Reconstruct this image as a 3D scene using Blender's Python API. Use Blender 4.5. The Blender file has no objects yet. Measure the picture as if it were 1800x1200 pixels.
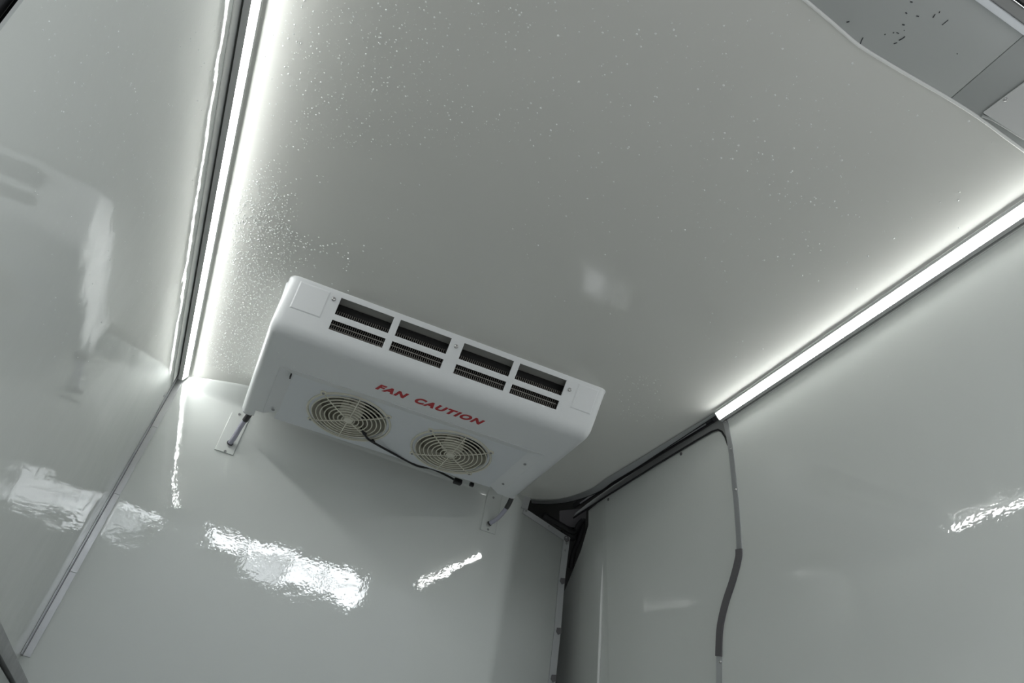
import bpy, bmesh, math, random
import numpy as np
from mathutils import Vector, Matrix

random.seed(7)
S = bpy.context.scene
COL = S.collection

# ------------------------------------------------------------------ camera
# X = across the van (right), Y = forward (towards the bulkhead), Z = up, metres; van floor z = 0
FPX = 1191.4
RC = np.array([[0.88716869, -0.44201482, 0.13249383],
               [0.37640171, 0.52709749, -0.76189893],
               [0.26693346, 0.72580378, 0.63399953]])     # rows: camera right, down, forward
CP = np.array([0.0, 0.0, 0.5])
cam_d = bpy.data.cameras.new('camera'); cam = bpy.data.objects.new('camera', cam_d); COL.objects.link(cam)
cam_d.sensor_width = 36.0; cam_d.lens = FPX / 1800 * 36.0; cam_d.clip_start = 0.02
r, d_, f_ = RC
cam.matrix_world = Matrix(((r[0], -d_[0], -f_[0], CP[0]), (r[1], -d_[1], -f_[1], CP[1]),
                           (r[2], -d_[2], -f_[2], CP[2]), (0, 0, 0, 1)))
S.camera = cam

# ------------------------------------------------------------------ light and exposure
W = bpy.data.worlds.new('world'); S.world = W; W.use_nodes = True
W.node_tree.nodes['Background'].inputs[0].default_value = (0.93, 0.97, 1.0, 1)
W.node_tree.nodes['Background'].inputs[1].default_value = 2.25      # dim daylight inside the hall
LED_STRENGTH = 24.0
WINDOW_STRENGTH = 14.0
S.view_settings.view_transform = 'Standard'; S.view_settings.look = 'None'
S.view_settings.exposure = 0.06; S.view_settings.gamma = 1.0; S.view_settings.use_curve_mapping = False

# ------------------------------------------------------------------ main dimensions
H = 1.88                        # ceiling
XL, XR = -0.388, 1.360          # side walls at the ceiling
DB, TB = 2.50, 0.062            # bulkhead at the ceiling, and its lean (top towards the rear)
TR = 0.080                      # lean of the right wall
TL = 0.012                      # lean of the left wall
YR = 0.352                      # rear end of the ceiling

def ray(x, y):
    return RC.T @ np.array([(x - 900) / FPX, (y - 600) / FPX, 1.0])
def hit(px, p0, n):
    d = ray(*px); t = np.dot(n, np.array(p0) - CP) / np.dot(n, d); return CP + t * d
def on_ceil(x, y, z=H): return hit((x, y), (0, 0, z), np.array([0, 0, 1.0]))
def on_bulk(x, y, o=0.0): return hit((x, y), (0, DB - o, H), np.array([0, 1.0, TB]))
def on_right(x, y, o=0.0): return hit((x, y), (XR + o, 0, H), np.array([1.0, 0, TR]))
def on_left(x, y, o=0.0): return hit((x, y), (XL + o, 0, H), np.array([1.0, 0, -TL]))
def yb(z): return DB + TB * (H - z)
def xr(z): return XR + TR * (H - z)
def xl(z): return XL - TL * (H - z)

# ------------------------------------------------------------------ materials
MATS = {}
def mat(name, col, rough=0.5, metal=0.0, bumps=(), rough_var=0.0, col_var=0.0, var_scale=6.0, emit=None, ior=1.5,
        spec=0.5, trans=0.0, alpha=1.0, coat=0.0):
    m = bpy.data.materials.new(name); m.use_nodes = True; MATS[name] = m
    nt = m.node_tree; b = nt.nodes['Principled BSDF']
    b.inputs['Base Color'].default_value = (*col, 1); b.inputs['Roughness'].default_value = rough
    b.inputs['Metallic'].default_value = metal; b.inputs['IOR'].default_value = ior
    b.inputs['Specular IOR Level'].default_value = spec
    b.inputs['Transmission Weight'].default_value = trans; b.inputs['Alpha'].default_value = alpha
    b.inputs['Coat Weight'].default_value = coat
    tc = nt.nodes.new('ShaderNodeTexCoord')
    if emit:
        b.inputs['Emission Color'].default_value = (*emit[:3], 1); b.inputs['Emission Strength'].default_value = emit[3]
    if rough_var or col_var:
        n = nt.nodes.new('ShaderNodeTexNoise'); n.inputs['Scale'].default_value = var_scale; n.inputs['Detail'].default_value = 5
        nt.links.new(tc.outputs['Object'], n.inputs['Vector'])
        if rough_var:
            mr = nt.nodes.new('ShaderNodeMapRange'); mr.inputs[1].default_value = .3; mr.inputs[2].default_value = .7
            mr.inputs[3].default_value = max(0, rough - rough_var); mr.inputs[4].default_value = rough + rough_var
            nt.links.new(n.outputs['Fac'], mr.inputs[0]); nt.links.new(mr.outputs[0], b.inputs['Roughness'])
        if col_var:
            mx = nt.nodes.new('ShaderNodeMix'); mx.data_type = 'RGBA'
            mx.inputs[6].default_value = (*[c * (1 - col_var) for c in col], 1)
            mx.inputs[7].default_value = (*[min(1, c * (1 + col_var)) for c in col], 1)
            nt.links.new(n.outputs['Fac'], mx.inputs[0]); nt.links.new(mx.outputs[2], b.inputs['Base Color'])
    prev = None
    for (scale, dist, detail, stretch) in bumps:
        n = nt.nodes.new('ShaderNodeTexNoise'); n.inputs['Scale'].default_value = scale; n.inputs['Detail'].default_value = detail
        mp = nt.nodes.new('ShaderNodeMapping'); mp.inputs['Scale'].default_value = stretch
        nt.links.new(tc.outputs['Object'], mp.inputs['Vector']); nt.links.new(mp.outputs[0], n.inputs['Vector'])
        bp = nt.nodes.new('ShaderNodeBump'); bp.inputs['Strength'].default_value = 1.0; bp.inputs['Distance'].default_value = dist
        nt.links.new(n.outputs['Fac'], bp.inputs['Height'])
        if prev: nt.links.new(prev.outputs[0], bp.inputs['Normal'])
        prev = bp
    if prev: nt.links.new(prev.outputs[0], b.inputs['Normal'])
    return m

I3 = (1, 1, 1)
mat('panel_front', (.74, .77, .745), .03, ior=1.6, bumps=((7, .0010, 1, I3), (22, .00024, 1, I3), (100, .00009, 1, I3)), rough_var=.01, col_var=.01)
mat('panel_side', (.72, .745, .715), .035, ior=1.6, bumps=((6, .0013, 1, I3), (22, .00024, 1, I3), (100, .00008, 1, I3)), rough_var=.012, col_var=.01)
mat('panel_roof', (.74, .745, .705), .10, bumps=((3.5, .0016, 1, I3), (150, .00004, 2, I3)), rough_var=.04, col_var=.015, var_scale=4)
mat('panel_core', (.5, .5, .47), .6)
mat('alu', (.50, .51, .52), .38, .75, rough_var=.06, var_scale=40)
mat('grey_light', (.62, .63, .62), .40, col_var=.04)
mat('grey_paint', (.27, .275, .27), .45, col_var=.06)
mat('alu_dull', (.36, .365, .37), .45, .6, rough_var=.1, var_scale=25)
mat('steel', (.55, .55, .54), .25, 1.0)
mat('grey_rubber', (.13, .125, .13), .6, col_var=.1)
mat('black_rubber', (.012, .012, .013), .55)
mat('cavity', (.055, .055, .052), .6, col_var=.2)
mat('header_grey', (.40, .42, .41), .35, rough_var=.08, bumps=((40, .0002, 2, I3),), col_var=.04)
mat('sealant', (.86, .87, .85), .25)
mat('scuff', (.05, .055, .06), .7)
mat('abs_white', (.80, .82, .83), .30, bumps=((220, .00003, 2, I3),))
mat('sheet_white', (.77, .80, .83), .38)
mat('cream', (.76, .74, .63), .42)
mat('blade', (.24, .23, .18), .45)
mat('fan_dark', (.20, .19, .15), .5)
mat('black_plastic', (.015, .015, .016), .4)
mat('fin', (.17, .16, .145), .36, .5)
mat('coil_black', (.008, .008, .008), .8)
mat('tube_metal', (.42, .40, .36), .28, 1.0)
mat('baffle', (.36, .36, .34), .45)
mat('red_print', (.50, .012, .018), .4)
mat('hose_clear', (.47, .47, .56), .22, coat=.4)
mat('hose_sleeve', (.05, .05, .052), .5)
mat('plate_plastic', (.72, .75, .725), .2)
mat('led', (1, 1, 1), .4, emit=(.985, 1.0, .985, LED_STRENGTH))
mat('water', (.86, .88, .86), .05, spec=1.0)
mat('van_floor', (.36, .37, .37), .45, .0, col_var=.08)
mat('concrete', (.30, .29, .28), .8, col_var=.15)
mat('hall_wall', (.22, .23, .24), .7, col_var=.1)
mat('window_frame', (.12, .12, .12), .5)
mat('pane_sky', (.9, .95, 1), .1, emit=(.93, .97, 1.0, WINDOW_STRENGTH))
mat('pane_dim', (.9, .95, 1), .1, emit=(.93, .97, 1.0, WINDOW_STRENGTH * .35))
mat('pillar', (.045, .052, .056), .85, col_var=.4, var_scale=25)

# ------------------------------------------------------------------ mesh helpers
def link(name, me, m=None, parent=None, smooth=None):
    o = bpy.data.objects.new(name, me); COL.objects.link(o)
    if m: me.materials.clear(); me.materials.append(MATS[m])
    if parent: o.parent = parent
    if smooth is not None:
        for p in me.polygons: p.use_smooth = True
        try: me.set_sharp_from_angle(angle=math.radians(smooth))
        except Exception: pass
    return o
def mesh(name, V, F):
    me = bpy.data.meshes.new(name); me.from_pydata([tuple(v) for v in V], [], F); me.update(); return me
def obj(name, V, F, m, parent=None, smooth=None):
    return link(name, mesh(name, V, F), m, parent, smooth)
def bm_obj(name, bm, m, parent=None, smooth=None):
    bmesh.ops.recalc_face_normals(bm, faces=bm.faces)
    me = bpy.data.meshes.new(name); bm.to_mesh(me); bm.free(); return link(name, me, m, parent, smooth)
def empty(name, loc=(0, 0, 0)):
    o = bpy.data.objects.new(name, None); COL.objects.link(o); o.location = loc; o.empty_display_size = .05; return o
def tag(o, label, cat=None, group=None, kind=None):
    o['label'] = label
    if cat: o['category'] = cat
    if group: o['group'] = group
    if kind: o['kind'] = kind
    return o
def keep(o, parent):                       # parent without moving: mesh data are in world space, parent is an empty at loc
    o.parent = parent; o.matrix_parent_inverse = Matrix.Translation(parent.location).inverted(); return o

def box_vf(a, b):
    x0, y0, z0 = a; x1, y1, z1 = b
    V = [(x0, y0, z0), (x1, y0, z0), (x1, y1, z0), (x0, y1, z0), (x0, y0, z1), (x1, y0, z1), (x1, y1, z1), (x0, y1, z1)]
    F = [(0, 3, 2, 1), (4, 5, 6, 7), (0, 1, 5, 4), (1, 2, 6, 5), (2, 3, 7, 6), (3, 0, 4, 7)]
    return V, F
def box(name, a, b, m, parent=None, bevel=0.0):
    V, F = box_vf(a, b); bm = bmesh.new(); vs = [bm.verts.new(v) for v in V]
    for f in F: bm.faces.new([vs[i] for i in f])
    if bevel: bmesh.ops.bevel(bm, geom=bm.edges[:], offset=bevel, segments=2, affect='EDGES', profile=.5)
    return bm_obj(name, bm, m, parent, 40 if bevel else None)
def slab(name, pts, off, m, parent=None, bevel=0.0):
    """flat polygon of 3D points given a thickness along the vector off"""
    off = Vector(off); n = len(pts); V = [Vector(p) for p in pts] + [Vector(p) + off for p in pts]
    bm = bmesh.new(); vs = [bm.verts.new(v) for v in V]
    bm.faces.new(vs[:n]); bm.faces.new(vs[n:][::-1])
    for i in range(n): bm.faces.new([vs[i], vs[i + n], vs[(i + 1) % n + n], vs[(i + 1) % n]])
    bmesh.ops.recalc_face_normals(bm, faces=bm.faces)
    if bevel: bmesh.ops.bevel(bm, geom=bm.edges[:], offset=bevel, segments=1, affect='EDGES')
    return bm_obj(name, bm, m, parent)
def tube_bm(bm, pts, rad, seg=8, closed=False):
    pts = [Vector(p) for p in pts]; n = len(pts); rings = []
    rads = rad if isinstance(rad, (list, tuple)) else [rad] * n
    prev = None
    for i, p in enumerate(pts):
        a = pts[i - 1] if (i or closed) else p; b = pts[(i + 1) % n] if (i < n - 1 or closed) else p
        t = (b - a).normalized()
        if prev is None:
            u = t.orthogonal().normalized()
        else:
            u = (prev - t * prev.dot(t)).normalized()
        prev = u; v = t.cross(u)
        rings.append([bm.verts.new(p + (u * math.cos(2 * math.pi * k / seg) + v * math.sin(2 * math.pi * k / seg)) * rads[i]) for k in range(seg)])
    for i in range(n if closed else n - 1):
        A, B = rings[i], rings[(i + 1) % n]
        for k in range(seg): bm.faces.new([A[k], A[(k + 1) % seg], B[(k + 1) % seg], B[k]])
    if not closed:
        bm.faces.new(rings[0][::-1]); bm.faces.new(rings[-1])
def tube(name, pts, rad, m, parent=None, seg=8, closed=False):
    bm = bmesh.new(); tube_bm(bm, pts, rad, seg, closed); return bm_obj(name, bm, m, parent, 60)
def smooth_path(pts, n=6):
    pts = [Vector(p) for p in pts]; out = []
    P = [pts[0] * 2 - pts[1]] + pts + [pts[-1] * 2 - pts[-2]]
    for i in range(1, len(P) - 2):
        for k in range(n):
            t = k / n; a, b, c, d = P[i - 1], P[i], P[i + 1], P[i + 2]
            out.append(.5 * ((2 * b) + (c - a) * t + (2 * a - 5 * b + 4 * c - d) * t * t + (3 * b - a - 3 * c + d) * t ** 3))
    return out + [pts[-1]]
def ribbon(name, path, side, up, width, thick, m, parent=None):
    """strip along a path: side(i) unit vector across (from path), up = outward normal"""
    n = len(path); V = []; F = []
    for i, p in enumerate(path):
        p = Vector(p); s = Vector(side(i) if callable(side) else side); u = Vector(up(i) if callable(up) else up)
        w = width(i) if callable(width) else width
        V += [p, p + s * w, p + s * w + u * thick, p + u * thick]
    for i in range(n - 1):
        a = 4 * i; b = a + 4
        for k in range(4): F.append((a + k, a + (k + 1) % 4, b + (k + 1) % 4, b + k))
    F.append((0, 1, 2, 3)); F.append(tuple(4 * (n - 1) + k for k in (3, 2, 1, 0)))
    bm = bmesh.new(); vs = [bm.verts.new(v) for v in V]
    for f in F: bm.faces.new([vs[i] for i in f])
    return bm_obj(name, bm, m, parent)

SCREW = None
def screw_mesh():
    global SCREW
    if SCREW: return SCREW
    prof = [(1.0, 0), (.95, .25), (.7, .52), (.42, .60), (.36, .42), (0.0, .42)]
    V = []; F = []; seg = 12
    for (r_, h_) in prof[:-1]:
        for k in range(seg): V.append((r_ * math.cos(2 * math.pi * k / seg), r_ * math.sin(2 * math.pi * k / seg), h_))
    V.append((0, 0, .42)); c = len(V) - 1
    for i in range(len(prof) - 2):
        for k in range(seg): F.append((i * seg + k, i * seg + (k + 1) % seg, (i + 1) * seg + (k + 1) % seg, (i + 1) * seg + k))
    b = (len(prof) - 2) * seg
    for k in range(seg): F.append((b + k, b + (k + 1) % seg, c))
    SCREW = mesh('screw', V, F)
    SCREW.materials.append(MATS['steel'])
    for p in SCREW.polygons: p.use_smooth = True
    return SCREW
def screw(p, n, rad, parent, m=None, name='screw'):
    me = screw_mesh()
    if m:
        key = 'screw_' + m
        if key not in bpy.data.meshes:
            me2 = me.copy(); me2.name = key; me2.materials.clear(); me2.materials.append(MATS[m])
        me = bpy.data.meshes[key]
    o = bpy.data.objects.new(name, me); COL.objects.link(o)
    q = Vector(n).normalized().to_track_quat('Z', 'Y')
    o.matrix_world = Matrix.LocRotScale(Vector(p), q, Vector((rad, rad, rad)))
    if parent:
        o.parent = parent
        o.matrix_parent_inverse = Matrix.Translation(parent.location).inverted()
    return o
def struct(o, label):
    o['kind'] = 'structure'; o['label'] = label; return o

def sm(a, b, x):
    t = min(1, max(0, (x - a) / (b - a))); return t * t * (3 - 2 * t)

N_BULK = Vector((0, -1, -TB)).normalized()
N_RIGHT = Vector((-1, 0, -TR)).normalized()
N_LEFT = Vector((1, 0, -TL)).normalized()

# ------------------------------------------------------------------ room shell
# floor of the van, box over the wheel arch
fl = box('floor', (XL - .1, .15, -.06), (XR + .25, 2.75, 0.0), 'van_floor'); struct(fl, 'grey metal load floor of the van')

# left wall, ending at the rear pillar along the edge seen in the upper left corner
e0, e1 = on_left(0, 55), on_left(42, 0)
dz = (e1[2] - e0[2]); sl = (e1[1] - e0[1]) / dz
ed = lambda z: e0[1] + sl * (z - e0[2])
def lw(y, z): return (xl(z), y, z)
wl = slab('wall_left', [lw(ed(0), 0), lw(2.70, 0), lw(2.70, H), lw(ed(H), H)], (-.004, 0, 0), 'panel_side')
struct(wl, 'glossy off-white left side wall of the van')
pl_ = slab('trim_1', [(xl(0) - .035, ed(0) - .4, 0), (xl(0) - .035, 1.2, 0), (xl(H) - .035, 1.2, H), (xl(H) - .035, ed(H) - .4, H)], (-.02, 0, 0), 'pillar')
struct(pl_, 'dark rear pillar beyond the end of the left wall')
for k, (dy, rr) in enumerate(((.012, .008),)):
    tube('pillar_seal', [(xl(z) - .022, ed(z) + dy, z) for z in (0.02, .6, 1.1, 1.5, 1.86)], rr, 'black_rubber', pl_, 8)

bead = smooth_path([Vector(on_ceil(*q, H - .001)) for q in ((1250, -138), (1340, -62), (1415, 0), (1465, 42), (1510, 80), (1570, 117), (1620, 146), (1670, 175), (1722, 208), (1775, 247), (1830, 287))], 4)
# ceiling with the cut, rounded corner at the front right
CE = [on_ceil(*q) for q in ((1120, 806.7), (1066.7, 838.7), (1040, 857.3), (1000, 872), (965, 877), (933.3, 876))]
edge_path = [Vector((1.326, 1.512, H)), Vector((1.313, 1.72, H))] + [Vector((p[0], p[1], H)) for p in CE]
edge_path = smooth_path(edge_path, 5)
def ceil_grid():
    pts = [(XL - .02, bead[0].y)] + [(p.x, p.y) for p in bead] + [(XR + .03, bead[-1].y), (XR + .03, 1.512), (1.332, 1.512)] + [(p.x + .006, p.y + .006) for p in edge_path[1:]] + [(1.10, 2.62), (XL - .02, 2.62)]
    return [(x, y, H) for x, y in pts]
ce = slab('ceiling', ceil_grid(), (0, 0, .03), 'panel_roof'); struct(ce, 'glossy off-white ceiling panel beaded with water drops')

# bulkhead: gridded so that its top edge can bow towards the load space
BX = [XL - .03, -.36, -.33, -.3, -.27, -.24, -.2, -.16, -.12, -.08, 0, .2, .5, .8, .95, 1.05]
P1 = on_bulk(938, 850); P2 = on_bulk(925, 895); P3 = on_bulk(1000, 945); P4 = on_bulk(975, 1200)
BZ = [0, .6, 1.2, 1.5, 1.7, 1.78, 1.825, 1.835, 1.845, 1.855, 1.865, 1.875, 1.885]
def bulge(x, z): return .11 * sm(-.385, -.07, x) ** .8 * (1 - sm(.9, 1.08, x)) * max(0, (z - 1.825) / .06) ** 1.8
V = []; F = []
for z in BZ:
    for x in BX: V.append((x, yb(z) - bulge(x, z), z))
nx = len(BX)
for j in range(len(BZ) - 1):
    for i in range(nx - 1): F.append((j * nx + i, j * nx + i + 1, (j + 1) * nx + i + 1, (j + 1) * nx + i))
base = len(V)
zR = [0, P4[2], P3[2]]; xe = [P4[0] - .01, P4[0], P3[0]]
V += [(xe[i], yb(zR[i]), zR[i]) for i in range(3)] + [(P2[0], yb(P2[2]), P2[2]), (P1[0], yb(1.885), 1.885)]
right_col = [j * nx + nx - 1 for j in range(len(BZ))]
F.append(tuple(right_col) + (base + 4, base + 3, base + 2, base + 1, base))
F[-1] = tuple([base, base + 1, base + 2, base + 3, base + 4] + right_col[::-1])
bk = obj('wall_front', V, F, 'panel_front', None, 30)
so = bk.modifiers.new('thickness', 'SOLIDIFY'); so.thickness = .025; so.offset = -1
bm = bmesh.new(); bm.from_mesh(bk.data); bmesh.ops.recalc_face_normals(bm, faces=bm.faces)
f0 = max(bm.faces, key=lambda f: f.calc_area())
if f0.normal.y > 0: bmesh.ops.reverse_faces(bm, faces=bm.faces)
bm.to_mesh(bk.data); bm.free()
struct(bk, 'glossy off-white front bulkhead below the cooling unit')

# right wall: main panel with an S-shaped front edge at the side door
SE = [(1272, 733), (1278, 748), (1285.5, 790), (1292, 850), (1297, 905), (1300.5, 965), (1299, 985), (1290, 1020), (1277, 1060), (1268, 1100), (1265.5, 1140), (1265, 1200)]
se = [on_right(*q) for q in SE]
se_path = smooth_path([Vector(p) for p in se], 4)
bot = Vector((xr(0), se[-1][1] + .01, 0.0))
pts = [(xr(0), YR - .12, 0)] + [tuple(bot)] + [tuple(p) for p in reversed(se_path)] + [(XR, se[0][1], H + .01), (XR, YR - .12, H + .01)]
wr = slab('wall_right', pts, (.03, 0, 0), 'panel_side'); struct(wr, 'glossy off-white right side wall behind the side door')

# edge strip of the right wall: aluminium, grey rubber, aluminium
edge = se_path + [bot]
def edge_piece(i0, i1, m, nm, lab, w=.022, th=.003):
    seg = edge[i0:i1 + 1]
    def side(i):
        a = seg[max(0, i - 1)]; b = seg[min(len(seg) - 1, i + 1)]; t = (b - a).normalized()
        s = t.cross(N_RIGHT); 
        return s if s.y > 0 else -s
    o = ribbon(nm, [p - side(i) * w * .45 for i, p in enumerate(seg)], side, N_RIGHT, w, th, m)
    struct(o, lab); return o
t1 = edge_piece(0, 20, 'alu', 'trim_2', 'straight aluminium strip on the rear upper edge of the side door opening', .020)
t2 = edge_piece(20, 41, 'grey_rubber', 'trim_3', 'bent grey rubber strip on the edge of the side door opening', .024, .006)
t3 = edge_piece(41, len(edge) - 1, 'alu', 'trim_4', 'lower aluminium strip on the edge of the side door opening', .022)
for q in ((1276.5, 741), (1286, 789), (1294.5, 861)): screw(Vector(on_right(*q)) + N_RIGHT * .003, N_RIGHT, .0045, t1)
screw(Vector(on_right(1267.5, 1163)) + N_RIGHT * .003, N_RIGHT, .005, t3)

# side door: lining panel with a rounded upper rear corner, outward crease towards the front
dtop = [on_right(*q, .012) for q in ((1290, 800), (1278, 768), (1270, 757), (1262, 752.5), (1254, 755), (1226.7, 772), (1150, 818.5), (1066.7, 870.7), (1029, 895))]
dfront = [on_right(*q, .012) for q in ((1028.5, 921), (1013, 964))]
dp = [Vector(p) for p in dtop + dfront]
dp += [Vector((xr(1.55) + .012, 2.75, 1.55)), Vector((xr(0) + .012, 2.75, 0)), Vector((xr(0) + .012, 1.45, 0)), Vector((xr(1.5) + .012, 1.45, 1.5))]
bm = bmesh.new(); fc = bm.faces.new([bm.verts.new(p) for p in dp])
for yc in (1.6, 1.8, 2.0, 2.12, 2.18, 2.21, 2.24, 2.27, 2.30, 2.34, 2.4, 2.5, 2.6):
    bmesh.ops.bisect_plane(bm, geom=bm.verts[:] + bm.edges[:] + bm.faces[:], plane_co=(0, yc, 0), plane_no=(0, 1, 0))
for v in bm.verts:
    y = v.co.y
    v.co.x += .10 * max(0, y - 2.27) * sm(2.2, 2.34, y)
bmesh.ops.recalc_face_normals(bm, faces=bm.faces)
if max(bm.faces, key=lambda f: f.calc_area()).normal.x > 0: bmesh.ops.reverse_faces(bm, faces=bm.faces)
me = bpy.data.meshes.new('door_1'); bm.to_mesh(me); bm.free()
dr = link('door_1', me, 'panel_side', None); struct(dr, 'off-white lining panel of the side door beside the bulkhead')
so = dr.modifiers.new('thickness', 'SOLIDIFY'); so.thickness = .02; so.offset = -1
for q in ((1197.3, 797.5), (1069.5, 877.5)): screw(on_right(*q, .012), N_RIGHT, .0065, dr, 'grey_rubber')

tube('highlight_bead', [Vector(on_right(*q, .016)) for q in ((1060, 985), (1058, 1040), (1055, 1120), (1051, 1215))], [.001, .0065, .0065, .0065], 'sealant', dr, 10)  # white bead added for the vertical highlight where the door panel bends

# head of the side door: aluminium strip on the ceiling edge, dark track slot, rail and header
def cside(i):
    a = edge_path[max(0, i - 1)]; b = edge_path[min(len(edge_path) - 1, i + 1)]; t = (b - a).normalized()
    s = Vector((t.y, -t.x, 0)); return s
es = ribbon('trim_5', [p + Vector((0, 0, -.003)) for p in edge_path], cside, Vector((0, 0, -1)), lambda i: .012 + .022 * min(1, i / 12), .002, 'alu')
struct(es, 'curved aluminium strip along the ceiling edge above the side door')
ribbon('edge_lip', [p + cside(i) * (.012 + .022 * min(1, i / 12)) + Vector((0, 0, .03)) for i, p in enumerate(edge_path)], lambda i: Vector((0, 0, -1)), lambda i: cside(i), .037, .002, 'black_rubber', es)
htop = [on_right(*q, .006) for q in ((1287, 790), (1280, 748), (1270, 734), (1226.7, 760.5), (1150, 807), (1080, 851), (1032, 885), (1012, 901))]
hbot = [on_right(*q, .006) for q in ((1283, 790), (1277, 770), (1271, 759), (1262, 754), (1226.7, 771), (1150, 817.5), (1066.7, 869.5), (1030, 893), (1009, 906))]
hd = slab('trim_6', [tuple(p) for p in htop] + [tuple(p) for p in reversed(hbot)], (.004, 0, 0), 'grey_paint')
struct(hd, 'grey metal header strip above the side door')
rl = tube('rail', [Vector(on_right(*q, -.004)) for q in ((1240, 745), (1150, 800), (1066, 853), (1020, 884))], .0035, 'alu', hd, 8)
tube('door_seal', [Vector(on_right(*q, .006)) for q in ((1280, 782), (1275, 768), (1269, 758.5), (1262, 755), (1252, 758), (1226.7, 772.5), (1150, 819), (1066.7, 871.5), (1026, 898), (1008, 910))], .0035, 'black_rubber', hd, 8)
tube('slot_seal', [Vector(on_right(*q, .03)) for q in ((1255, 735), (1150, 799), (1066, 853), (1010, 888))], .012, 'black_rubber', hd, 8)

# dark cavity of the van body behind the cut corner
V = [(1.08, 1.40, 2.02), (1.75, 1.40, 2.02), (1.75, 2.95, 2.02), (1.08, 2.95, 2.02), (1.08, 2.95, 0), (1.75, 2.95, 0), (1.75, 1.40, 0), (1.08, 2.95, 1.2), (1.02, 2.62, 2.02), (1.02, 2.62, 1.2)]
cv = obj('wall_cavity', [(1.06, 1.42, 2.02), (1.72, 1.42, 2.02), (1.72, 2.95, 2.02), (1.06, 2.95, 2.02), (1.06, 2.95, 0), (1.72, 2.95, 0), (1.72, 1.42, 0),
                         (1.06, 2.545, 2.02), (1.06, 2.60, 0), (1.72, 1.42, 1.88), (1.40, 1.42, 1.90), (1.40, 1.42, 2.02)],
         [(0, 3, 2, 1), (3, 4, 5, 2), (2, 5, 6, 1), (7, 8, 4, 3), (10, 11, 1, 9)], 'cavity')
struct(cv, 'dark unlined van body seen through the cut corner of the bulkhead')
s_ = slab('body_gusset', [Vector(on_bulk(*q, -.10)) for q in ((985, 897), (1031, 893), (1029, 918), (1012, 928), (985, 921))], (0, .01, 0), 'grey_rubber', cv)
def blob(name, c, rx, ry, rz, m, parent, seed=0):
    rnd = random.Random(seed); bm = bmesh.new(); bmesh.ops.create_icosphere(bm, subdivisions=2, radius=1)
    for v in bm.verts:
        k = 1 + rnd.uniform(-.18, .18); v.co = Vector((c[0] + v.co.x * rx * k, c[1] + v.co.y * ry * k, c[2] + v.co.z * rz * k))
    return bm_obj(name, bm, m, parent, 80)
tube('black_seal', smooth_path([Vector(on_bulk(*q, -.06)) for q in ((955, 905), (985, 922), (1008, 935), (1018, 922), (1024, 916))], 5), .013, 'black_rubber', cv, 8)
tube('black_seal', smooth_path([Vector(on_bulk(*q, -.07)) for q in ((1025, 912), (1023, 930), (1016, 952), (1008, 972), (1003, 1000))], 5), .012, 'black_rubber', cv, 8)
blob('foam', on_bulk(1003, 938, -.10), .05, .03, .03, 'black_rubber', cv, 3)

# ------------------------------------------------------------------ aluminium trims
# bulkhead edge: short vertical piece, diagonal piece, long vertical piece, each with its screws and tape marks
def bulk_strip(name, qa, qb, w, m, lab, flip=1):
    a, b = Vector(on_bulk(*qa)), Vector(on_bulk(*qb)); t = (b - a).normalized(); s = t.cross(N_BULK) * flip
    o = ribbon(name, [a + N_BULK * .0005, b + N_BULK * .0005], s, N_BULK, w, .003, m)
    struct(o, lab); return o, a, b, s
ts, *_ = bulk_strip('trim_7', (938.5, 850), (926.5, 897), .030, 'alu', 'short aluminium strip at the top right of the bulkhead', 1)
td, a, b, s = bulk_strip('trim_8', (922, 893), (1002, 946), .026, 'alu', 'diagonal aluminium strip on the cut corner of the bulkhead', 1)
for q in ((925, 897.5), (965, 924), (995, 944.5)): screw(Vector(on_bulk(*q, .004)), N_BULK, .0045, td, 'alu_dull')
# side of strips: make sure they lie on the panel
vpts = [(1001, 945), (990.5, 1060), (984, 1130), (975, 1200)]
tv = empty('trim_9', tuple(on_bulk(1001, 945))); struct(tv, 'long aluminium edge strip down the right side of the bulkhead')
cuts = [(1001.5, 944), (991.8, 1023), (985, 1110), (976, 1195), (961, 1330)]
for i in range(4):
    a, b = Vector(on_bulk(*cuts[i])), Vector(on_bulk(*cuts[i + 1])); t = (b - a).normalized(); s = t.cross(N_BULK)
    if s.x > 0: s = -s
    o = ribbon('strip_piece', [a + N_BULK * .0005 + t * .001, b + N_BULK * .0005 - t * .001], s, N_BULK, .030, .003, 'alu'); keep(o, tv)
for q in ((996, 955), (993.5, 967)): screw(Vector(on_bulk(*q, .004)), N_BULK, .0045, tv, 'alu_dull')
for q in ((991, 1022), (984.5, 1110), (975.5, 1193), (998, 948)):
    c = Vector(on_bulk(*q, .0045)); 
    o = slab('tape_mark', [c + Vector((dx, 0, dz_)) for dx, dz_ in ((-.016, .012), (.004, .016), (.006, -.006), (-.008, -.014), (-.018, -.004))], N_BULK * .001, 'grey_rubber'); keep(o, tv)

# corner strip between left wall and bulkhead: two flanges in four lengths
cb = empty('trim_10', tuple(on_bulk(318, 658))); struct(cb, 'aluminium corner strip between left wall and bulkhead')
zc = [1.868, 1.668, 1.415, 1.150, .80]
zc = [H - .004] + [on_bulk(*q)[2] for q in ((258, 746), (183, 862), (104, 999), (30, 1150))]
for i in range(4):
    z0, z1 = zc[i] - .0008, zc[i + 1] + .0008
    c = lambda z: Vector((xl(z), yb(z), z))
    a = ribbon('corner_flange', [c(z0) + N_BULK * .001, c(z1) + N_BULK * .001], Vector((1, 0, 0)), N_BULK, .024, .002, 'alu'); keep(a, cb)
    b = ribbon('corner_flange', [c(z0) + N_LEFT * .001, c(z1) + N_LEFT * .001], Vector((0, -1, 0)), N_LEFT, .030, .002, 'alu'); keep(b, cb)
o = tube('joint_line', [c(z) + N_BULK * .003 + N_LEFT * .003 for z in (zc[0], zc[2], zc[4])], .0014, 'grey_rubber'); keep(o, cb)
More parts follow.
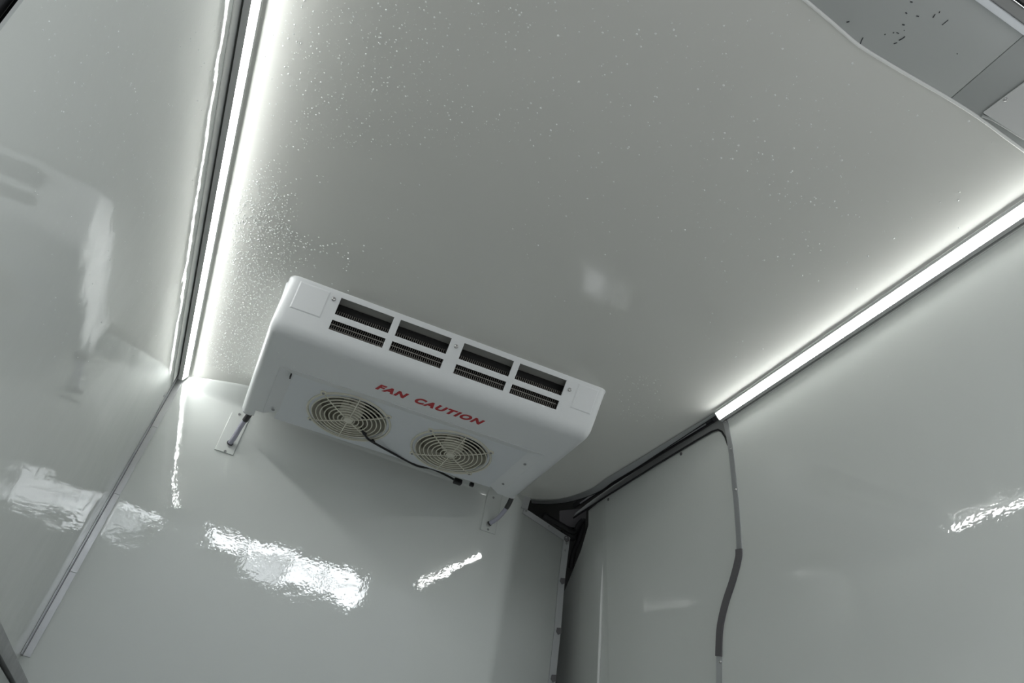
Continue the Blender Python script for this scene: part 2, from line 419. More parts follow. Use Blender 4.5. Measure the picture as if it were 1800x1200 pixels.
screw(Vector(on_left(288, 695, .003)), N_LEFT, .004, cb, 'alu_dull')
screw(Vector((xl(1.87) + .012, yb(1.87) - .012, 1.868)), (1, -1, -1), .009, cb, 'grey_rubber', 'corner_plug')

# strip along the top of the left wall with its wavy bead of sealant
tl = ribbon('trim_11', [(xl(1.81), y, 1.808) for y in (.50, 1.2, 1.9, 2.46)], Vector((0, 0, 1)), Vector((1, 0, 0)), .046, .002, 'grey_light')
struct(tl, 'dull aluminium strip along the top of the left wall')
rnd = random.Random(4); pts = []
for i in range(90):
    y = .50 + i * (2.47 - .50) / 89; wv = sm(1.2, 1.6, y)
    pts.append((xl(1.806) + .001, y, 1.806 + wv * (.005 * math.sin(y * 9) + .006 * math.sin(y * 21 + 1) * rnd.uniform(.5, 1) + rnd.uniform(-.002, .002))))
tube('sealant_bead', pts, .0011, 'sealant', tl, 6)
tw = ribbon('trim_12', [(XR - .0005 + TR * .03, y, 1.850) for y in (.25, .9, 1.50)], Vector((0, 0, 1)), Vector((-1, 0, 0)), .022, .002, 'grey_light')
struct(tw, 'dull aluminium strip along the top of the right wall')
tube('sealant_bead', [(XR + TR * .03 - .001, y, 1.848) for y in (.25, .9, 1.50)], .0016, 'sealant', tw, 6)

# ------------------------------------------------------------------ LED strip lights in the ceiling corners
def led(name, x0, sgn, y0, y1, label, wt, wb_, hb, hl, dome):
    """surface profile in the ceiling corner: the diffuser faces across the van; wt / wb_ = its distance from the wall at top and bottom"""
    t = empty(name, (x0, y0, H)); tag(t, label, 'strip light', 'strip lights along the ceiling corners')
    A = Vector((x0 + sgn * wb_, 0, H - hb)); B = Vector((x0 + sgn * wt, 0, H - .0045))
    dv = (B - A).normalized(); nrm = Vector((dv.z * sgn, 0, -dv.x * sgn))
    if nrm.x * sgn < 0: nrm = -nrm
    V = []; seg = 7
    for y in (y0, y1):
        for k in range(seg + 1):
            s_ = k / seg; p = A.lerp(B, s_) + nrm * (dome * math.sin(math.pi * s_)); V.append((p.x, y, p.z))
    bm = bmesh.new(); vs = [bm.verts.new(v) for v in V]
    for k in range(seg): bm.faces.new([vs[k], vs[k + 1], vs[k + seg + 2], vs[k + seg + 1]])
    bm.normal_update()
    if bm.faces[:][0].normal.dot(nrm) < 0: bmesh.ops.reverse_faces(bm, faces=bm.faces)
    me = bpy.data.meshes.new('diffuser'); bm.to_mesh(me); bm.free(); keep(link('diffuser', me, 'led', None, 60), t)
    hw = [(x0 + sgn * .0045, H - .0012), (x0 + sgn * .0045, H - hb - .002), (A.x + sgn * .0006, H - hb - .002), (A.x - sgn * .0004, A.z + .0004),
          (A.x - sgn * .004, A.z + .002), (B.x - sgn * .004, B.z), (B.x - sgn * .0004, B.z + .0004), (B.x + sgn * .008, H - .0035), (B.x + sgn * .008, H - .0012)]
    o = slab('housing', [(x, y0, z) for x, z in hw], (0, y1 - y0, 0), 'grey_light'); keep(o, t)
    keep(slab('front_lip', [(B.x + sgn * a_, y0, H - b_) for a_, b_ in ((.010, .0012), (.012, .0012), (.012, hl), (.010, hl))], (0, y1 - y0, 0), 'grey_light'), t)
    for y, dy in ((y0, -.003), (y1, .003)):
        o = slab('end_cap', [(x, y, z) for x, z in (hw[0], hw[1], hw[2], (B.x + sgn * .0095, H - hl), hw[8])], (0, dy, 0), 'plate_plastic'); keep(o, t)
    return t
led('strip_light', XL + .002, 1, .42, 2.485, 'glowing white strip light along the left ceiling corner', .020, .0190, .031, .0125, .0015)
led('strip_light', XR - .002, -1, .30, 1.500, 'glowing white strip light along the right ceiling corner', .024, .0170, .028, .0105, .0060)

# ------------------------------------------------------------------ header over the rear doors
hp = empty('trim_13', (0.5, .27, H)); struct(hp, 'grey metal header above the rear door opening')
xs = on_ceil(1670, 175)[0]
keep(box('header_plate', (XL - .02, .196, H + .001), (xs - .001, YR + .05, H + .012), 'header_grey', None, .0006), hp)
keep(box('header_plate', (xs + .001, .196, H + .001), (XR + .03, YR + .05, H + .012), 'header_grey', None, .0006), hp)
g0 = on_ceil(1722, 200)
keep(slab('corner_plate', [(g0[0], g0[1] - .006, H - .002), (XR + .01, g0[1] - .006, H - .002), (XR + .01, .205, H - .002), (g0[0] + .01, .205, H - .002)], (0, 0, -.004), 'grey_light', None, .001), hp)
screw(Vector(on_ceil(1767, 175, H - .006)), (0, 0, -1), .0045, hp)
keep(tube('ridge', [Vector(on_ceil(*q, H - .003)) for q in ((1726, 203), (1745, 210), (1775, 228), (1800, 244))], .003, 'header_grey'), hp)
keep(tube('sealant_bead', bead, .0035, 'sealant'), hp)
keep(box('door_frame_lip', (XL - .05, .184, H - .010), (XR + .1, .1965, H + .012), 'sheet_white', None, .003), hp)
keep(box('door_frame', (XL - .05, .166, H - .005), (XR + .1, .1835, H + .012), 'grey_paint', None, .002), hp)
keep(tube('door_gasket', [(XL - .05, .140, H + .006), (.5, .140, H + .006), (XR + .1, .140, H + .006)], .025, 'black_rubber', None, 12), hp)
keep(box('roof_edge', (XL - .15, -.02, H + .010), (XR + .25, .125, H + .05), 'black_rubber'), hp)
# scuffs on the header
bm = bmesh.new(); rnd = random.Random(11)
marks = [((1512, 78), (1514, 72), (1517, 66)), ((1571, 77), (1577, 75)), ((1580, 71), (1586, 68), (1591, 64)), ((1592, 22), (1594, 24)), ((1611, 28), (1615, 29)),
         ((1640, 31), (1644, 25)), ((1656, 44), (1661, 40), (1667, 35)), ((1600, 3), (1604, 4)), ((1586, 43), (1590, 44)), ((1555, 60), (1556, 61)), ((1589, 54), (1590, 53)),
         ((1682, 94), (1683, 95)), ((1651, 23), (1652, 20)), ((1488, 39), (1493, 38)), ((1570, 57), (1571, 58)), ((1576, 57), (1580, 59)), ((1471, 45), (1472, 46))]
for mk in marks: tube_bm(bm, [on_ceil(*q, H + .0008) for q in mk], rnd.uniform(.0008, .0014), 5)
o = bm_obj('scuff_marks', bm, 'scuff', None); keep(o, hp); o['kind'] = 'stuff'; o['label'] = 'small dark scuff marks'
# drops on the header corner
# ------------------------------------------------------------------ box over the wheel arch, lower left
wb = empty('trim_14', (-.3, 1.9, 0)); struct(wb, 'grey wheel arch box with dark top rail along the left wall')
keep(box('top_rail', (XL - .02, .55, .739), (-.300, 2.56, .767), 'alu_dull', None, .002), wb)
keep(box('side_panel', (XL - .02, .55, 0.0), (-.304, 2.56, .730), 'header_grey'), wb)
keep(box('shadow_gap', (XL - .02, .55, .730), (-.312, 2.56, .739), 'black_rubber'), wb)

# ------------------------------------------------------------------ cooling unit
U0 = Vector((-.124, 1.688, H)); SK = -.065; UW = 1.095
def P(u, w, d): return Vector((U0.x + u, U0.y + SK * u + w, H - d))
unit = empty('cooling_unit', (U0.x + UW / 2, 1.95, H)); tag(unit, 'white ceiling cooling unit with slotted front and two round fans', 'cooling unit')
FW, FD = .551, .834
DEP = .147
prof = []          # (w, d, nw, nd) outward normals
fv = [0.0, .009, .018, .045, .072, .081, .091, .107, .122, .1415]
for v in fv: prof.append((v * FW, v * FD, -FD, FW))
w0, d0 = fv[-1] * FW, fv[-1] * FD; rr = (DEP - d0) / (1 - FW)
th0 = math.acos(FW)
for k in range(1, 8):
    th = th0 * (1 - k / 7)           # tangent angle
    w_ = w0 + rr * (math.sin(th0) - math.sin(th)); d_2 = d0 + rr * (math.cos(th) - math.cos(th0))
    prof.append((w_, d_2, -math.sin(th), math.cos(th)))
WB = .665
REC0 = .282
for w_ in (.17, .22, .27, REC0, .36, .42, .48, .54, .59, .62, .645, WB): prof.append((w_, DEP, 0, 1))
slots = [(.165, .337), (.359, .531), (.575, .750), (.772, .943)]
RD = .030
ust = []           # (u, inset) stations
for k in range(6):
    a = math.pi / 2 * (1 - k / 5); ust.append((RD * (1 - math.sin(a)), RD * (1 - math.cos(a))))
recL, recR = .074, 1.018
mid = sorted(set([.05, recL, .10, .13, recR - .045, recR, 1.05] + [x for s in slots for x in s] + [.25, .45, .553, .66, .86, .965]))
ust += [(u, 0) for u in mid]
for k in range(6):
    a = math.pi / 2 * k / 5; ust.append((UW - RD * (1 - math.sin(a)), RD * (1 - math.cos(a))))
V = []; F = []; nu = len(ust)
for (w_, d2, nw, nd) in prof:
    for (u, ins) in ust:
        w3, d3 = w_ - nw * ins, d2 - nd * ins
        # soften the rear ends of the side cheeks
        V.append(P(u, max(0, w3), max(0.0005, d3)))
def cell_open(i, j):
    uc = (ust[i][0] + ust[i + 1][0]) / 2
    if ust[i][1] or ust[i + 1][1]: return False
    va = prof[j][:2]; vb_ = prof[j + 1][:2]
    if j + 1 < len(fv):
        vc = (fv[j] + fv[j + 1]) / 2
        if any(a < uc < b for a, b in slots) and (.018 < vc < .072 or .091 < vc < .122): return True
    wc = (va[0] + vb_[0]) / 2
    if wc > REC0 and va[1] > .14 and recL < uc < recR: return True
    if wc > .62 and .05 < uc < recL: return True
    return False
for j in range(len(prof) - 1):
    for i in range(nu - 1):
        if not cell_open(i, j): F.append((j * nu + i, j * nu + i + 1, (j + 1) * nu + i + 1, (j + 1) * nu + i))
# side cheeks and their rear ends
for i, rev in ((0, False), (nu - 1, True)):
    ids = [j * nu + i for j in range(len(prof))]
    V.append(P(ust[i][0], WB, .0005)); V.append(P(ust[i][0], WB * .5, .0005)); V.append(P(ust[i][0], .03, .0005))
    F.append(tuple(ids + [len(V) - 3, len(V) - 2, len(V) - 1]))
me = mesh('housing', V, F)
bm = bmesh.new(); bm.from_mesh(me); bmesh.ops.remove_doubles(bm, verts=bm.verts, dist=1e-5)
bmesh.ops.delete(bm, geom=[v for v in bm.verts if not v.link_faces], context='VERTS')
bmesh.ops.recalc_face_normals(bm, faces=bm.faces)
tst = min(bm.faces, key=lambda f: (f.calc_center_median() - P(.553, .2, DEP)).length)
if tst.normal.z > 0: bmesh.ops.reverse_faces(bm, faces=bm.faces)
bm.to_mesh(me); bm.free()
hs = keep(link('housing', me, 'abs_white', None, 35), unit)
so = hs.modifiers.new('thickness', 'SOLIDIFY'); so.thickness = .006; so.offset = -1
bv = hs.modifiers.new('edges', 'BEVEL'); bv.width = .0018; bv.segments = 2; bv.limit_method = 'ANGLE'; bv.angle_limit = math.radians(50)

# rear ends of the side cheeks (small lobes)
for (ua, ub) in ((.004, .050), (recR + .012, UW - .004)):
    keep(box('cheek_end', (0, 0, 0), (1, 1, 1), 'abs_white'), unit)
    o = bpy.data.objects[[k for k in bpy.data.objects.keys() if k.startswith('cheek_end')][-1]]
    V8 = []
    for d in (.004, DEP - .002):
        for (u, w_) in ((ua, WB - .004), (ub, WB - .004), (ub - .008, WB + .012), (ua + .012, WB + .012)): V8.append(P(u, w_, d))
    F8 = [(0, 3, 2, 1), (4, 5, 6, 7), (0, 1, 5, 4), (1, 2, 6, 5), (2, 3, 7, 6), (3, 0, 4, 7)]
    bm = bmesh.new(); vs = [bm.verts.new(v) for v in V8]
    for f in F8: bm.faces.new([vs[i] for i in f])
    bmesh.ops.recalc_face_normals(bm, faces=bm.faces)
    bmesh.ops.bevel(bm, geom=bm.edges[:], offset=.006, segments=3, affect='EDGES', profile=.5)
    bm.to_mesh(o.data); bm.free()
    for p in o.data.polygons: p.use_smooth = True

# sloping recess walls and fan panel
PD = DEP - .025
pu0, pu1, pw0, pw1 = .123, .980, .344, .678
V = [P(recL, REC0, DEP), P(recR, REC0, DEP), P(pu1, pw0, PD), P(pu0, pw0, PD), P(recL, .62, DEP), P(pu0, .62, PD), P(recR, WB, DEP), P(pu1, WB, PD)]
rc = keep(obj('recess_frame', V, [(0, 3, 2, 1), (0, 4, 5, 3), (1, 2, 7, 6)], 'abs_white'), unit)
so = rc.modifiers.new('thickness', 'SOLIDIFY'); so.thickness = .003; so.offset = 0

fans = [(.357, .502), (.752, .512)]
FR = .134
cu = bpy.data.curves.new('fan_panel', 'CURVE'); cu.dimensions = '2D'; cu.fill_mode = 'BOTH'; cu.extrude = .0015
def spl(pts):
    s_ = cu.splines.new('POLY'); s_.points.add(len(pts) - 1); s_.use_cyclic_u = True
    for p_, (x, y) in zip(s_.points, pts): p_.co = (x, y, 0, 1)
spl([(pu0 - .004, pw0 - .004), (pu1 + .004, pw0 - .004), (pu1 + .004, pw1), (pu0 - .004, pw1)])
for (u, w_) in fans: spl([(u + FR * math.cos(2 * math.pi * k / 48), w_ + FR * math.sin(2 * math.pi * k / 48)) for k in range(48)])
tmp = bpy.data.objects.new('tmp', cu); COL.objects.link(tmp)
bpy.context.view_layer.update()
me = bpy.data.meshes.new_from_object(tmp.evaluated_get(bpy.context.evaluated_depsgraph_get()))
bpy.data.objects.remove(tmp)
for v in me.vertices: v.co = P(v.co.x, v.co.y, PD - v.co.z)
me.name = 'fan_panel'
fp = keep(link('fan_panel', me, 'sheet_white'), unit)
# folded rear lip of the panel
o = keep(obj('panel_lip', *(lambda A: (A[0], A[1]))(([P(pu0, pw1 - .002, PD - .002), P(pu1, pw1 - .002, PD - .002), P(pu1, pw1, PD - .03), P(pu0, pw1, PD - .03), P(pu0, pw1 + .002, PD + .001), P(pu1, pw1 + .002, PD + .001), P(pu1, pw1 + .003, PD - .03), P(pu0, pw1 + .003, PD - .03)],
     [(0, 3, 2, 1), (4, 5, 6, 7), (0, 1, 5, 4), (1, 2, 6, 5), (2, 3, 7, 6), (3, 0, 4, 7)])), 'sheet_white'), unit)
DN = Vector((0, 0, -1))
for (u, w_) in ((.105, .590), (1.003, .590), (1.000, .400)):
    screw(P(u, w_, (DEP + PD) / 2 + .004), DN, .006, unit, 'alu_dull')

o = keep(slab('notch', [P(u, w_, (DEP + PD) / 2 - .002) for u, w_ in ((.113, .330), (.117, .330), (.119, .344), (.115, .344))], (0, 0, -.014), 'black_plastic'), unit)
# fans: shroud, rotor, grille
for fi, (fu, fw) in enumerate(fans):
    c = P(fu, fw, PD)
    bm = bmesh.new(); seg = 40; rings = []
    for (r_, dz_) in ((FR + .002, -.001), (FR + .001, .045), (FR - .012, .075)):
        rings.append([bm.verts.new((c.x + r_ * math.cos(2 * math.pi * k / seg), c.y + r_ * math.sin(2 * math.pi * k / seg), c.z + dz_)) for k in range(seg)])
    for a, b in zip(rings, rings[1:]):
        for k in range(seg): bm.faces.new([a[k], b[k], b[(k + 1) % seg], a[(k + 1) % seg]])
    sh = bm_obj('fan_shroud', bm, 'cream', None, 60); keep(sh, unit)
    ro = empty('fan_rotor', (c.x, c.y, c.z + .03)); keep(ro, unit)
    hub = tube('hub', [(c.x, c.y, c.z + .012), (c.x, c.y, c.z + .018), (c.x, c.y, c.z + .06)], [.036, .042, .042], 'cream', None, 20); keep(hub, ro)
    ro.matrix_parent_inverse = Matrix.Translation(unit.location).inverted()
    bv0 = []
    for k in range(5):
        a0 = 2 * math.pi * (k / 5) + .75 + fi * .35; V = []; F = []
        nr, na = 5, 5
        for i in range(nr):
            r_ = .038 + (FR - .010 - .038) * i / (nr - 1); sp = .44 + .14 * i / (nr - 1); sw = .35 * (i / (nr - 1)) ** 1.3
            for j in range(na):
                s_ = j / (na - 1); a = a0 + sw + sp * (s_ - .5); zz = .022 + .030 * s_ + .006 * math.sin(math.pi * s_)
                V.append((c.x + r_ * math.cos(a), c.y + r_ * math.sin(a), c.z + zz))
        F = [(i * na + j, i * na + j + 1, (i + 1) * na + j + 1, (i + 1) * na + j) for i in range(nr - 1) for j in range(na - 1)]
        b_ = obj('blade', V, F, 'blade', None, 60); keep(b_, ro)
        so = b_.modifiers.new('t', 'SOLIDIFY'); so.thickness = .0015
    gr = empty('fan_grille', (c.x, c.y, c.z - .006)); keep(gr, unit)
    gr.matrix_parent_inverse = Matrix.Translation(unit.location).inverted()
    rads = [.150, .134, .118, .102, .086, .070, .054, .038, .023]
    dome = lambda r_: .003 + .010 * (1 - (r_ / .150) ** 2) ** .5 if r_ < .15 else .003
    for r_ in rads:
        ring = tube('ring', [(c.x + r_ * math.cos(2 * math.pi * k / 48), c.y + r_ * math.sin(2 * math.pi * k / 48), c.z - dome(r_)) for k in range(48)],
                    .0044 if r_ > .14 else .0024, 'cream', None, 6, True)
        keep(ring, gr)
    for a_ in (40, 90, 140, 220, 270, 320):
        a = math.radians(a_)
        sp = tube('spoke', [(c.x + r_ * math.cos(a), c.y + r_ * math.sin(a), c.z - dome(r_) - .0012) for r_ in (.012, .05, .09, .12, .148)], .0023, 'cream', None, 6); keep(sp, gr)
    hb = tube('hub', [(c.x, c.y, c.z - .0115), (c.x, c.y, c.z - .0150), (c.x, c.y, c.z - .0165)], [.017, .017, .013], 'cream', None, 20); keep(hb, gr)
    for k in range(4):
        a = math.radians((40, 140, 220, 320)[k]); r_ = .156
        px = Vector((c.x + r_ * math.cos(a), c.y + r_ * math.sin(a), c.z - .001))
        er = tube('ear', [px, px + Vector((0, 0, -.004)), px + Vector((0, 0, -.005))], [.011, .011, .009], 'cream', None, 14); keep(er, gr)
        screw(px + Vector((0, 0, -.005)), DN, .0052, gr, 'alu_dull')
# dark inside above the fans
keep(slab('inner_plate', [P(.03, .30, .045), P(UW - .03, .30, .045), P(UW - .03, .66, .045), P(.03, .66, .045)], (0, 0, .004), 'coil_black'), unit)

# coil behind the slots: black core, fins, tubes, baffle
def Fv(u, v, dep): return P(u, v * FW + dep * FD, v * FD - dep * FW)      # dep = behind the front face
keep(slab('coil_core', [Fv(.14, .060, .060), Fv(.965, .060, .060), Fv(.965, .150, .045), Fv(.14, .150, .045)], (0, .02, .012), 'coil_black'), unit)
bm = bmesh.new(); u = .150
while u < .958:
    q = [Fv(u, .058, .022), Fv(u, .136, .014), Fv(u, .142, .050), Fv(u, .056, .060)]
    a = [bm.verts.new(p) for p in q]; b = [bm.verts.new(p + Vector((.0022, 0, 0))) for p in q]
    bm.faces.new(a); bm.faces.new(b[::-1])
    for k in range(4): bm.faces.new([a[k], a[(k + 1) % 4], b[(k + 1) % 4], b[k]])
    u += .0068
o = keep(bm_obj('coil_fins', bm, 'fin', None), unit); o['kind'] = 'stuff'; o['label'] = 'dark metal fins of the coil'
for v_, dp_, r_ in ((.104, .0165, .0022), (.118, .030, .003)):
    keep(tube('coil_tube', [Fv(.148, v_, dp_), Fv(.55, v_, dp_), Fv(.957, v_, dp_)], r_, 'tube_metal', None, 8), unit)
keep(slab('baffle', [P(.14, .015, .004), P(.965, .015, .004), P(.965, .057, .004), P(.14, .057, .004)], (0, 0, .002), 'baffle'), unit)
keep(slab('baffle', [P(.14, .058, .004), P(.965, .058, .004), P(.965, .082, .05), P(.14, .082, .05)], (0, .003, 0), 'coil_black'), unit)

# blank raised plates at both ends of the front, screws between the slots
def face_plate(ua, ub, va, vb_, lab):
    th = .0022; e = .004
    o_ = [Fv(ua, va, 0), Fv(ub, va, 0), Fv(ub, vb_, 0), Fv(ua, vb_, 0)]
    i_ = [Fv(ua + e, va + e, -th), Fv(ub - e, va + e, -th), Fv(ub - e, vb_ - e, -th), Fv(ua + e, vb_ - e, -th)]
    p = keep(obj('blank_plate', o_ + i_, [(4, 5, 6, 7), (0, 1, 5, 4), (1, 2, 6, 5), (2, 3, 7, 6), (3, 0, 4, 7)], 'abs_white'), unit); return p
face_plate(.034, .130, .012, .100, ''); face_plate(.985, 1.062, .012, .100, '')
NF = (Fv(0, 0, -1) - Fv(0, 0, 0)).normalized()
for (u, v_) in ((.145, .030), (.553, .038), (.963, .044)): screw(Fv(u, v_, -.0005), NF, .0072, unit)

# lettering on the underside
cu = bpy.data.curves.new('lettering', 'FONT'); cu.body = 'FAN CAUTION'; cu.size = 1.0; cu.shear = .28; cu.offset = .058; cu.extrude = .0; cu.space_character = 1.22; cu.space_word = 1.75
tmp = bpy.data.objects.new('tmp', cu); COL.objects.link(tmp); bpy.context.view_layer.update()
me = bpy.data.meshes.new_from_object(tmp.evaluated_get(bpy.context.evaluated_depsgraph_get())); bpy.data.objects.remove(tmp)
xs_ = [v.co.x for v in me.vertices]; ys_ = [v.co.y for v in me.vertices]
Zp = H - DEP - .0006
A = on_ceil(659, 683, Zp); B = on_ceil(846, 748, Zp); T = on_ceil(666, 671.5, Zp)
ax = Vector((B[0] - A[0], B[1] - A[1], 0)); up = Vector((T[0] - A[0], T[1] - A[1], 0)); up = Vector((0, up.y * .82, 0))
for v in me.vertices:
    s_ = (v.co.x - min(xs_)) / (max(xs_) - min(xs_)); t_ = (v.co.y - min(ys_)) / (max(ys_) - min(ys_))
    v.co = Vector((A[0], A[1], Zp)) + ax * s_ + up * t_
bm0 = bmesh.new(); bm0.from_mesh(me); bm0.verts.ensure_lookup_table()
lt = empty('lettering', tuple(A)); lt.location = Vector((A[0], A[1], Zp)); keep(lt, unit); lt['label'] = 'red slanted capitals reading FAN CAUTION'
seen = set(); isl = []
for v in bm0.verts:
    if v.index in seen: continue
    st = [v]; comp = []; seen.add(v.index)
    while st:
        q = st.pop(); comp.append(q)
        for e in q.link_edges:
            w2 = e.other_vert(q)
            if w2.index not in seen: seen.add(w2.index); st.append(w2)
    isl.append(comp)
for comp in isl:
    ix = {v: i for i, v in enumerate(comp)}
    fs = {f for v in comp for f in v.link_faces}
    if fs: keep(obj('letter', [v.co.copy() for v in comp], [tuple(ix[v] for v in f.verts) for f in fs], 'red_print'), lt)
bm0.free()

# cable over the left fan to the rear edge
cpts = [on_ceil(*q, H - PD - .0) for q in ((632, 755),)]
Zc = H - PD - .016
cab = smooth_path([Vector(on_ceil(*q, z_)) for q, z_ in (((634, 753), Zc + .014), ((640, 762), Zc - .002), ((648, 772), Zc), ((668, 784), Zc + .004), ((690, 796), Zc + .010), ((712, 808), Zc + .013), ((735, 819), Zc + .016), ((760, 824), Zc + .03), ((790, 838), Zc + .05), ((806, 848), Zc + .045))], 5)
keep(tube('cable', cab, .0042, 'black_plastic', None, 8), unit)
for q in ((641, 762), (655, 775)):
    c = Vector(on_ceil(*q, Zc)); keep(blob('cable_tie', c, .008, .008, .006, 'black_plastic', None, 5), unit)
c = Vector(on_ceil(806, 845, Zc + .03)); keep(box('connector', (c.x - .017, c.y - .002, c.z - .010), (c.x + .017, c.y + .02, c.z + .012), 'black_plastic', None, .004), unit)
c = Vector(on_ceil(831, 851, Zc + .03)); keep(box('connector', (c.x - .012, c.y - .002, c.z - .008), (c.x + .006, c.y + .012, c.z + .008), 'black_plastic', None, .003), unit)

# ------------------------------------------------------------------ drain hoses and their cover plates
def hose(label, path, r0):
    t = empty('drain_hose', path[0]); tag(t, label, 'hose', 'drain hoses behind the cooling unit')
    pp = smooth_path(path, 8); n = len(pp); k = int(n * .36)
    keep(tube('sleeve', pp[:k + 1], r0 * 1.14, 'hose_sleeve', None, 14), t)
    keep(tube('tube', pp[k - 1:], r0, 'hose_clear', None, 14), t)
    keep(tube('collar', [pp[-2], pp[-1]], r0 * 1.25, 'hose_sleeve', None, 14), t)
    return t
def plate(label, q, screws):
    c = [Vector(on_bulk(*p, .001)) for p in q]
    x0 = sum(p.x for p in (c[0], c[3])) / 2; x1 = sum(p.x for p in (c[1], c[2])) / 2
    z1 = (c[0].z + c[1].z) / 2; z0 = (c[2].z + c[3].z) / 2
    t = empty('cover_plate', (x0, yb(z0), z0)); tag(t, label, 'plate', 'plastic plates where the drain hoses pass the bulkhead')
    bl = lambda x, z: Vector((x, yb(z) - bulge(x, z) - .001, z))
    V = []; F = []; n = 8; e = .003; th = .005
    zs = [z0 + (z1 - z0) * k / n for k in range(n + 1)]
    for z in zs:
        V += [bl(x0, z), bl(x0 + e, z) + N_BULK * th, bl(x1 - e, z) + N_BULK * th, bl(x1, z)]
    for k in range(n):
        for j in range(3): F.append((4 * k + j, 4 * k + j + 1, 4 * k + j + 5, 4 * k + j + 4))
    F += [(0, 3, 2, 1), (4 * n, 4 * n + 1, 4 * n + 2, 4 * n + 3)]
    bm = bmesh.new(); vs = [bm.verts.new(v) for v in V]
    for f in F: bm.faces.new([vs[i] for i in f])
    keep(bm_obj('plate', bm, 'plate_plastic'), t)
    for s_ in screws:
        p = Vector(on_bulk(*s_)); p = bl(p.x, p.z) + N_BULK * th; screw(p, N_BULK, .005, t, 'alu_dull')
    return t
plate('plastic cover plate behind the left drain hose, under the bright corner', ((404, 724), (437, 733), (414, 800), (379, 792)), ((420.5, 729), (395.5, 793.5)))
plate('plastic cover plate behind the right drain hose, beside the cut corner', ((855, 862), (884, 871), (869, 938), (845, 932)), ((866.5, 875), (857, 931)))
hose('lavender clear drain hose with black sleeve at the left of the cooling unit',
     [P(.034, .684, .132), Vector(on_bulk(434, 734, .120)), Vector(on_bulk(424, 748, .085)), Vector(on_bulk(412, 768, .04)), Vector(on_bulk(404, 779, .011))], .0095)
hose('lavender clear drain hose with black sleeve at the right of the cooling unit',
     [Vector(on_bulk(899, 876, .130)), Vector(on_bulk(893, 888, .105)), Vector(on_bulk(885, 899.5, .075)), Vector(on_bulk(874, 911, .04)), Vector(on_bulk(859.5, 920.5, .012))], .0088)

# ------------------------------------------------------------------ water drops
def drops(name, label, items, parent=None):
    """items: (point, normal, radius)"""
    V = []; F = []; seg = 7
    for p, n, r_ in items:
        p = Vector(p); n = Vector(n).normalized(); a = n.orthogonal().normalized(); b = n.cross(a); base = len(V)
        for (rr_, hh) in ((1, 0), (.84, .40), (.48, .65)):
            for k in range(seg):
                t = 2 * math.pi * k / seg; V.append(p + (a * math.cos(t) + b * math.sin(t)) * rr_ * r_ + n * hh * r_)
        V.append(p + n * .74 * r_)
        for j in range(2):
            for k in range(seg): F.append((base + j * seg + k, base + j * seg + (k + 1) % seg, base + (j + 1) * seg + (k + 1) % seg, base + (j + 1) * seg + k))
        for k in range(seg): F.append((base + 2 * seg + k, base + 2 * seg + (k + 1) % seg, base + 3 * seg))
    me = mesh(name, V, F)
    for p_ in me.polygons: p_.use_smooth = True
    o = link(name, me, 'water', parent)
    o['kind'] = 'stuff'; o['label'] = label; return o
rnd = random.Random(21); it = []
NC = (0, 0, -1)
def in_unit(x, y): return U0.x - .01 < x < U0.x + UW + .01 and y > U0.y + SK * (x - U0.x) - .004
def add_px(n, x0, x1, y0, y1, r0, r1, keepf=None, pw=2.0):
    c = 0
    while c < n:
        x, y = rnd.uniform(x0, x1), rnd.uniform(y0, y1); c += 1
        if keepf and rnd.random() > keepf(x, y): continue
        p = on_ceil(x, y)
        if not (XL + .03 < p[0] < 1.29 and YR + .01 < p[1] < 2.38) or in_unit(p[0], p[1]): continue
        it.append((p, NC, r0 + (r1 - r0) * rnd.random() ** pw))
ledx = lambda y: 440 - .18 * y
# dense fine condensation beside the left lamp
add_px(11000, 325, 560, 260, 690, .0008, .0021, lambda x, y: sm(ledx(y) + 12, ledx(y) + 40, x) * (1 - sm(ledx(y) + 70 + .10 * max(0, y - 300), ledx(y) + 150 + .28 * max(0, y - 300), x)) * sm(250, 420, y), 2)
# larger beads along the drying front
for k in range(75):
    t = rnd.random(); x = 405 + 215 * t; y = 385 + 20 * t + 55 * t * t + rnd.gauss(6, 11)
    add_px(1, x, x, y, y, .0016, .0032)
add_px(90, 395, 700, 420, 560, .0012, .0030, lambda x, y: 1 - sm(480, 720, x))
# scattered drops
add_px(1500, 450, 1000, 0, 260, .0005, .0020, lambda x, y: (1 - .75 * sm(620, 980, x)), 3)
add_px(420, 900, 1500, 0, 460, .0007, .0025, None, 2.5)
add_px(300, 1200, 1800, 150, 680, .0007, .0025, None, 2.5)
add_px(160, 500, 1250, 250, 640, .0007, .0022, None, 2.5)
add_px(110, 1085, 1165, 660, 740, .0006, .0017, None, 2)
drops('water_drops', 'water drops beading on the ceiling', it, ce)
it = []
for k in range(420):
    x, y = rnd.uniform(60, 400), rnd.uniform(0, 640)
    if x > 400 - .16 * y: continue
    p = on_left(x, y)
    if p[2] < 1.79 and p[1] < 2.3: it.append((p, (1, 0, 0), rnd.uniform(.0004, .0015)))
drops('water_drops', 'small water drops on the left wall', it, wl)
it = []
for k in range(160):
    x, y = rnd.uniform(1330, 1800), rnd.uniform(480, 1000); p = on_right(x, y)
    if p[2] < 1.83 and p[1] < 1.44: it.append((p, N_RIGHT, rnd.uniform(.0004, .0012)))
drops('water_drops', 'small water drops on the right wall', it, wr)
it = []
for k in range(60):
    u, w_ = rnd.uniform(.03, .13) if k < 35 else rnd.uniform(.1, 1.05), rnd.uniform(.15, .6)
    if w_ < REC0 - .01 or u < recL - .005: it.append((P(u, w_, DEP), NC, rnd.uniform(.0006, .0015)))
keep(drops('water_drops', 'small water drops on the housing', it), unit)

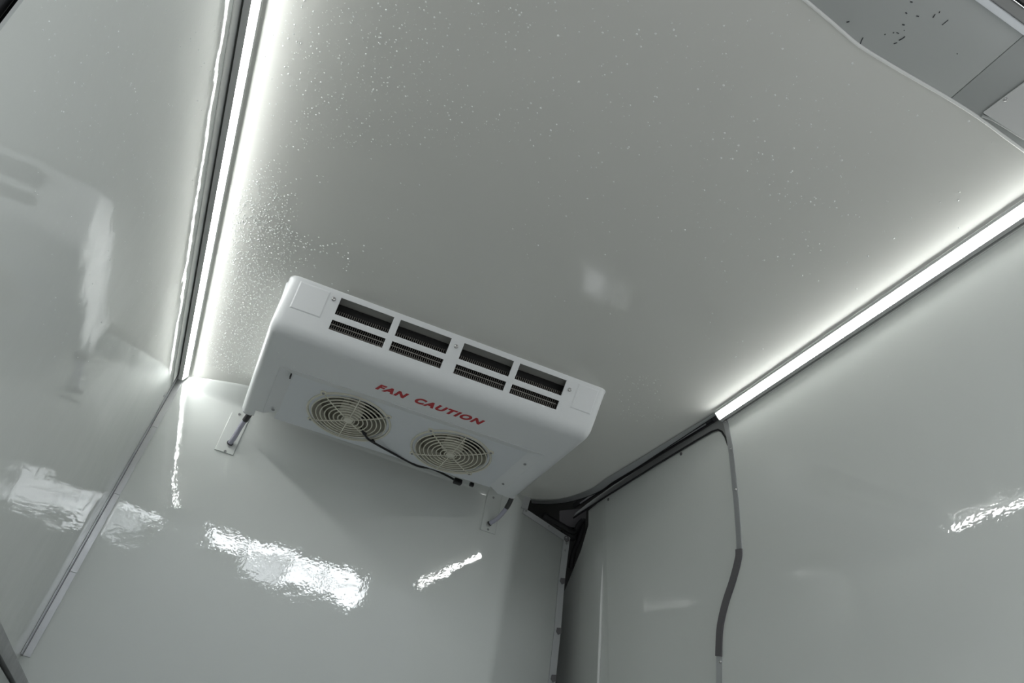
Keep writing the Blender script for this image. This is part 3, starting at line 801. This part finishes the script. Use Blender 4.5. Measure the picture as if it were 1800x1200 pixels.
# ------------------------------------------------------------------ hall behind the open rear doors
gd = box('floor_hall', (-9, -7.5, -.80), (9, .1, -.72), 'concrete'); struct(gd, 'concrete floor of the hall behind the van')
HW = -6.0
def hw_at(x, z):                  # point of the hall wall mirrored at the bulkhead for a bulkhead position
    i = np.array([x, yb(z), z - .5]); n = np.array([0, -1, -TB]); n /= np.linalg.norm(n)
    o = i - 2 * np.dot(i, n) * n; t = (HW - yb(z)) / o[1]; return x + o[0] * t, z + o[2] * t
a = on_bulk(380, 905); b = on_bulk(655, 975); c = on_bulk(640, 1065); d = on_bulk(360, 985)
wx0, wz1 = hw_at(a[0], a[2]); wx1, wz1b = hw_at(b[0], b[2]); _, wz0 = hw_at(c[0], c[2])
print('hall window', wx0, wx1, wz0, wz1, wz1b)
wz1 = max(wz1, wz1b)
hwall = empty('wall_rear', (0, HW, -.72)); struct(hwall, 'dim wall of the hall behind the van')
keep(box('wall_part', (-9, HW - .2, -.72), (wx0, HW, 7), 'hall_wall'), hwall)
keep(box('wall_part', (wx1, HW - .2, -.72), (9, HW, 7), 'hall_wall'), hwall)
keep(box('wall_part', (wx0, HW - .2, -.72), (wx1, HW, wz0), 'hall_wall'), hwall)
keep(box('wall_part', (wx0, HW - .2, wz1), (wx1, HW, 7), 'hall_wall'), hwall)
win = empty('window_1', ((wx0 + wx1) / 2, HW, wz0)); struct(win, 'bright daylit strip window high in the hall wall')
ww = (wx1 - wx0) / 4; hh = wz1 - wz0
for k in range(4):
    for j, (f0_, f1_) in enumerate(((0, .36), (.36, .72), (.72, 1.0))):
        if j == 0 and k == 0: continue
        m_ = 'pane_dim' if (j == 2 or (j == 0 and k == 1)) else 'pane_sky'  # pane brightness shaped for the bright and faint bands of the mirrored patch
        keep(box('pane', (wx0 + k * ww + .02, HW - .11, wz0 + f0_ * hh + .015), (wx0 + (k + 1) * ww - .02, HW - .10, wz0 + f1_ * hh - .015), m_), win)
keep(box('reflection_mask', (wx0, HW - .12, wz0), (wx0 + ww, HW - .09, wz0 + .36 * hh), 'window_frame'), win)  # dark panel added to trim the window's mirrored patch on the bulkhead
for k in range(5): keep(box('mullion', (wx0 + k * ww - .02, HW - .12, wz0), (wx0 + k * ww + .02, HW - .08, wz1), 'window_frame'), win)
for f0_ in (0, .36, .72, 1): keep(box('transom', (wx0, HW - .12, wz0 + f0_ * hh - .015), (wx1, HW - .08, wz0 + f0_ * hh + .015), 'window_frame'), win)
